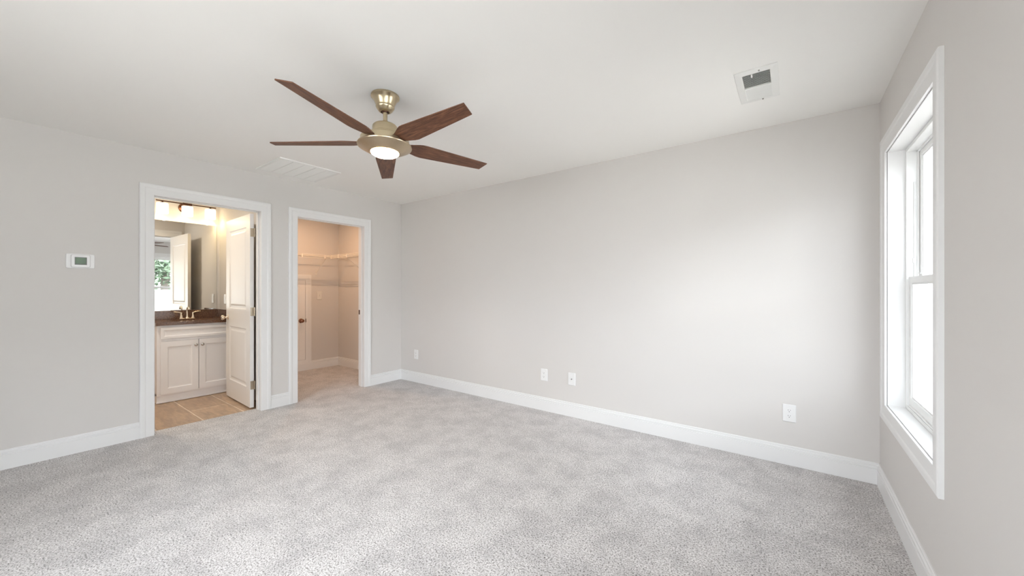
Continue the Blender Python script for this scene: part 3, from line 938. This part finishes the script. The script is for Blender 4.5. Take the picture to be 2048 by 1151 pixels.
for i in range(N):
    j = (i + 1) % N
    for l in range(4):
        l2 = (l + 1) % 4
        fs.append((i * 4 + l, j * 4 + l, j * 4 + l2, i * 4 + l2))
mb.add(vs, fs); mb.build('stone_slab', M['counter'], ct)
mb = MB(); mb.box(cx0, cx0 + .018, cy0 + .01, cy1, CT1, CT1 + .105); mb.build('backsplash', M['counter'], ct, bevel=.002)
mb = MB(); mb.box(cx0 + .018, cx1 - .02, cy1 - .018, cy1, CT1, CT1 + .105); mb.build('side_splash', M['counter'], ct, bevel=.002)
snk = MB(); vs = []; rings = [(1.04, 0), (1.0, -.002), (.97, -.03), (.88, -.08), (.65, -.115), (.3, -.128), (.08, -.13)]
for (k, dz) in rings:
    for i in range(n):
        a = 2 * math.pi * i / n; vs.append((sc.x + sa * k * math.cos(a), sc.y + sb * k * math.sin(a), CT0 - .001 + dz))
fs = [(l * n + i, l * n + (i + 1) % n, (l + 1) * n + (i + 1) % n, (l + 1) * n + i) for l in range(len(rings) - 1) for i in range(n)]
fs.append(tuple((len(rings) - 1) * n + i for i in range(n)))
snk.add(vs, fs); snk.build('sink_bowl', M['porcelain'], ct, smooth=60)

# faucet
FX, FY = -5.975, 1.372
fa = root('bathroom_faucet', (FX, FY, CT1), 'polished two-handle faucet on the brown vanity top', 'faucet')
mb = MB(); mb.prism([(FX + s, FY + t) for s, t in rrect(.050, .160, .024, 8)], lambda x, y, b2: (x, y, b2), CT1, CT1 + .012)
mb.lathe([(.022, CT1 + .010), (.020, CT1 + .016), (.012, CT1 + .026)], (FX, FY, 0), 'z', 24)
mb.build('base', M['nickel'], fa, bevel=.004, smooth=40)
mb = MB()
pts = [(FX, FY, CT1 + .012), (FX, FY, CT1 + .055)]
for i in range(0, 11):
    a = R(180 - i * 17)
    pts.append((FX + .040 + .040 * math.cos(a), FY, CT1 + .105 + .042 * math.sin(a)))
mb.tube(pts, [.015, .0095] + [.0090 - .0001 * i for i in range(11)], 16)
mb.build('spout', M['nickel'], fa, smooth=60)
for sgn in (-1, 1):
    mb = MB(); yy = FY + sgn * .056
    mb.lathe([(.021, CT1 + .010), (.0185, CT1 + .022), (.0125, CT1 + .045), (.0105, CT1 + .062), (.012, CT1 + .072), (.010, CT1 + .080), (0, CT1 + .084)], (FX, yy, 0), 'z', 24)
    mb.tube([(FX, yy, CT1 + .076), (FX + .002, yy + sgn * .018, CT1 + .084), (FX + .003, yy + sgn * .045, CT1 + .089), (FX + .003, yy + sgn * .075, CT1 + .091)], [.0075, .0062, .0060, .0050], 12)
    mb.build('lever_handle', M['nickel'], fa, smooth=50)

# frameless mirror
mi = root('wall_mirror', (XM, 1.37, 1.0), 'large frameless mirror above the brown backsplash', 'mirror')
mb = MB(); mb.box(XM + .0008, XM + .006, 1.03, 1.700, .993, 2.083); mb.build('mirror_glass', M['mirror'], mi)
for yy in (1.18, 1.60):
    mb = MB(); mb.box(XM + .0005, XM + .009, yy - .012, yy + .012, 2.078, 2.090)
    mb.build('mirror_clip', M['plate'], mi, bevel=.001)

# vanity light
LX, LZ = -5.985, 2.297
vl = root('vanity_light', (XM, 1.376, 2.27), 'bronze bar light with three glowing white shades above the mirror', 'wall light')
mb = MB(); mb.box(LX - .006, LX + .006, 1.088, 1.664, LZ - .006, LZ + .006); mb.build('bar', M['bronze'], vl, bevel=.001)
mb = MB(); mb.box(LX - .014, LX + .014, 1.331, 1.421, LZ - .015, LZ + .010); mb.build('center_block', M['bronze'], vl, bevel=.002)
mb = MB(); mb.lathe([(0, XM), (.062, XM), (.062, XM + .008), (.052, XM + .018), (.0, XM + .022)], (0, 1.376, 2.262), 'x', 40); mb.build('backplate', M['bronze_knob'], vl, smooth=35)
mb = MB(); mb.tube([(XM + .015, 1.376, 2.275), (XM + .05, 1.376, 2.290), (LX, 1.376, LZ)], .009, 12); mb.build('arm', M['bronze'], vl, smooth=50)
for yy in (1.146, 1.376, 1.606):
    mb = MB(); t0, b0 = LZ - .026, LZ - .146
    mb.lathe([(.018, t0), (.050, t0 - .002), (.054, t0 - .008), (.054, b0), (.051, b0), (.051, t0 - .010), (.018, t0 - .004)], (LX, yy, 0), 'z', 40)
    s_ = mb.build('lamp_shade', M['shade'], vl, smooth=40)
    mb = MB(); mb.lathe([(.0, LZ - .004), (.008, LZ - .004), (.008, LZ - .014), (.020, LZ - .016), (.020, LZ - .030), (0, LZ - .032)], (LX, yy, 0), 'z', 24)
    mb.build('socket', M['bronze'], s_, smooth=40)
    lamp('vanity_bulb_light', (LX, yy, LZ - .14), 1.6, (1.0, 0.73, 0.35), .04)

# ------------------------------------------------------------------ closet wire shelves
ZS = 1.772
def wire_shelf(name, label, mp, L, ups, braces, clips):
    """mp(l, d, z): l along the wall, d off the wall"""
    o = root(name, mp(L / 2, 0, ZS), label, 'wire shelf')
    D = .305
    q = MB(); n_w = int(L / .0254)
    for i in range(n_w + 1):
        l = min(L, i * .0254 + .002)
        q.tube([mp(l, .006, ZS), mp(l, D - .004, ZS), mp(l, D, ZS - .002)], .0016, 5)
    q.build('shelf_wires', M['wire'], o, smooth=60)
    q = MB()
    for (d, z) in ((.006, ZS - .003), (D * .48, ZS - .004)):
        q.tube([mp(0, d, z), mp(L, d, z)], .0040, 8)
    q.build('long_rods', M['wire'], o, smooth=60)
    q = MB()
    for (d, z) in ((D, ZS - .003), (D, ZS - .024), (D, ZS - .046)):
        q.tube([mp(0, d, z), mp(L, d, z)], .0036, 8)
    q.build('front_lip', M['wire'], o, smooth=60)
    for l in clips:
        q = MB(); a = mp(l - .008, D - .007, ZS + .003); b_ = mp(l + .008, D + .007, ZS - .053)
        q.box(a[0], b_[0], a[1], b_[1], a[2], b_[2]); q.build('lip_clip', M['wire'], o, bevel=.001)
    for l in braces:
        q = MB()
        q.tube([mp(l, D - .002, ZS - .040), mp(l, D - .012, ZS - .058), mp(l, .012, 1.512), mp(l, .004, 1.492)], .0042, 8)
        a = mp(l - .010, 0, 1.530); b_ = mp(l + .010, .008, 1.480)
        q.box(a[0], b_[0], a[1], b_[1], a[2], b_[2])
        q.build('brace', M['wire'], o, smooth=40)
    return o
wire_shelf('wire_shelf', 'white wire shelf along the far closet wall above the access door', lambda l, d, z: (XC + d, 1.835 + l, z), YB - 1.84, None, [.35, 1.145], [.30, .79, 1.125])
wire_shelf('wire_shelf', 'white wire shelf along the right closet wall', lambda l, d, z: (XC + .315 + l, YB - d, z), 1.20, None, [.455], [.03, .24, .47, .95])

# flush lamps around the disk lights; the bathroom one is added for brightness
for nm, lb, (lx, ly, lz), rr in (('ceiling_lamp', 'added unseen round lamp on the bathroom ceiling', (-5.15, .60, 2.43), .10), ('ceiling_lamp', 'small round lamp on the closet ceiling', (-5.24, 2.56, 2.40), .03)):
    cl = root(nm, (lx, ly, H), lb, 'ceiling lamp')
    q = MB(); q.lathe([(0, H), (rr + .05, H), (rr + .05, H - .006), (rr + .02, lz + .004), (0, lz + .004)], (lx, ly, 0), 'z', 32)
    q.build('lamp_base', M['trim'], cl, smooth=35)
    q = MB(); q.lathe([(0, lz + .004), (rr + .012, lz + .004), (rr + .012, lz + .0015), (0, lz + .0015)], (lx, ly, 0), 'z', 32)
    q.build('lens', M['shade'], cl, smooth=35)

# ------------------------------------------------------------------ outside
GZ = -.6
struct(MB().box(-40, 60, -45, 60, GZ - .3, GZ - .005).build('ground', M['grass']), 'pale bare yard outside the window', 'ground')
struct(MB().box(-6.25, XO + .02, YR - .12, YB + .12, GZ - .005, -.125).build('foundation', M['fence']), 'house base below the floor', 'foundation')
def fence(label, p0, p1, n_p):
    p0 = Vector((*p0, GZ)); p1 = Vector((*p1, GZ)); d = (p1 - p0); L = d.length; a = math.atan2(d.y, d.x)
    Mx = Matrix.Translation(p0) @ Matrix.Rotation(a, 4, 'Z')
    o = root('vinyl_fence', p0, label, 'fence')
    st = L / n_p
    for i in range(n_p + 1):
        q = MB(Mx); q.box(i * st - .065, i * st + .065, -.065, .065, 0, 1.95)
        q.add([(i * st - .08, -.08, 1.95), (i * st + .08, -.08, 1.95), (i * st + .08, .08, 1.95), (i * st - .08, .08, 1.95), (i * st, 0, 2.03)], [(0, 1, 4), (1, 2, 4), (2, 3, 4), (3, 0, 4), (3, 2, 1, 0)])
        q.build('post', M['fence'], o)
    for i in range(n_p):
        q = MB(Mx)
        for k in range(int((st - .14) / .15) + 1):
            xx = i * st + .07 + k * .15
            q.box(xx, min(xx + .142, (i + 1) * st - .07), -.012, .012, .08, 1.80)
        q.build('board_panel', M['fence'], o)
        q = MB(Mx)
        for zz in (.10, .95, 1.78): q.box(i * st + .065, (i + 1) * st - .065, -.03, .03, zz - .06, zz + .06)
        q.build('rail', M['fence'], o)
fence('white vinyl yard fence running parallel to the window wall', (7.5, -6.0), (7.5, 12.0), 8)
fence('white vinyl yard fence crossing the end of the yard', (.9, 12.0), (7.2, 12.0), 3)

hs = root('sky_blocker_house', (17.0, -7.5, GZ), 'added unseen beige house that blocks low sky light from the windows', 'house')  # unseen house added to cut low sky light on the back wall
hx0, hx1, hy0, hy1, hz = 13.0, 21.0, -16.0, 1.0, GZ + 3.3
M['siding'] = mat('beige_lap_siding', (0.42, 0.39, 0.34), 0.7, var=0.04)
M['shingle'] = mat('grey_shingle', (0.12, 0.12, 0.125), 0.9, var=0.25, vscale=12)
M['pane'] = mat('dark_house_pane', (0.06, 0.07, 0.08), 0.08, var=0.1)
q = MB(); q.box(hx0, hx1, hy0, hy1, GZ, hz)
for k in range(int((hz - GZ) / .2)):
    zz = GZ + k * .2
    q.add([(hx0 - .02, hy0, zz), (hx0 - .02, hy1, zz), (hx0 - .004, hy1, zz + .2), (hx0 - .004, hy0, zz + .2)], [(0, 1, 2, 3)])
q.build('wall', M['siding'], hs)
q = MB(); q.add([(hx0 - .4, hy0 - .4, hz), (hx1 + .4, hy0 - .4, hz), (hx1 + .4, hy1 + .4, hz), (hx0 - .4, hy1 + .4, hz), ((hx0 + hx1) / 2, hy0 + 3.5, hz + 2.6), ((hx0 + hx1) / 2, hy1 - 3.5, hz + 2.6)],
                [(0, 1, 4), (1, 2, 5, 4), (2, 3, 5), (3, 0, 4, 5), (3, 2, 1, 0)])
q.build('roof', M['shingle'], hs)
for yy in (-13.0, -9.0, -5.0, -1.5):
    for zz in (GZ + 1.0,):
        q = MB(); q.box(hx0 - .06, hx0 + .02, yy - .5, yy + .5, zz, zz + 1.4); wf = q.build('window', M['fence'], hs)
        for k in (0, 1):
            q = MB(); q.box(hx0 - .065, hx0 - .02, yy - .42, yy + .42, zz + .08 + k * .65, zz + .68 + k * .65); q.build('pane', M['pane'], wf)

def tree(x, y, h_, cr, label, m, seed, nleaf=9000):
    rnd = random.Random(seed)
    o = root('tree', (x, y, GZ), label, 'tree')
    q = MB()
    q.tube([(x, y, GZ), (x + .1, y + .05, GZ + h_ * .3), (x - .05, y + .1, GZ + h_ * .6), (x + .1, y, GZ + h_ * .92)], [.22, .17, .11, .03], 10)
    ends = []
    for i in range(9):
        a = rnd.uniform(0, 6.28); z0 = GZ + h_ * rnd.uniform(.16, .7); r = cr * rnd.uniform(.5, .85)
        e = (x + r * math.cos(a), y + r * math.sin(a), z0 + h_ * rnd.uniform(.08, .22)); ends.append(e)
        q.tube([(x, y, z0), ((x + e[0]) / 2, (y + e[1]) / 2, z0 + .2), e], [.07, .045, .015], 7)
    q.build('trunk', M['bark'], o, smooth=50)
    blobs = [(e[0], e[1], e[2], cr * rnd.uniform(.35, .55)) for e in ends] + [(x, y, GZ + h_ * k, cr * .6) for k in (.28, .45, .65, .85)]
    vs, fs = [], []
    for i in range(nleaf):
        bx = blobs[rnd.randrange(len(blobs))]
        v_ = Vector((rnd.gauss(0, 1), rnd.gauss(0, 1), rnd.gauss(0, 1))).normalized() * bx[3] * rnd.uniform(.55, 1.05)
        c = Vector(bx[:3]) + v_
        a = Vector((rnd.gauss(0, 1), rnd.gauss(0, 1), rnd.gauss(0, .6))).normalized(); b_ = a.orthogonal().normalized()
        s = rnd.uniform(.09, .17)
        k = len(vs)
        vs += [c + a * s, c + b_ * s * .5, c - a * s, c - b_ * s * .5]; fs.append((k, k + 1, k + 2, k + 3))
    q = MB(); q.add(vs, fs); q.build('foliage', m, o, recalc=False)
tree(13.0, 4.9, 8.0, 2.4, 'leafy green tree beyond the fence, seen in the mirror window', M['leaf'], 3)
tree(15.5, 10.6, 10.5, 2.8, 'pale green tree beyond the fence, right of the leafy one', M['leaf_pale'], 5)
tree(20.5, 5.0, 12.0, 3.2, 'tall pale tree standing behind the other two trees', M['leaf_pale'], 9)
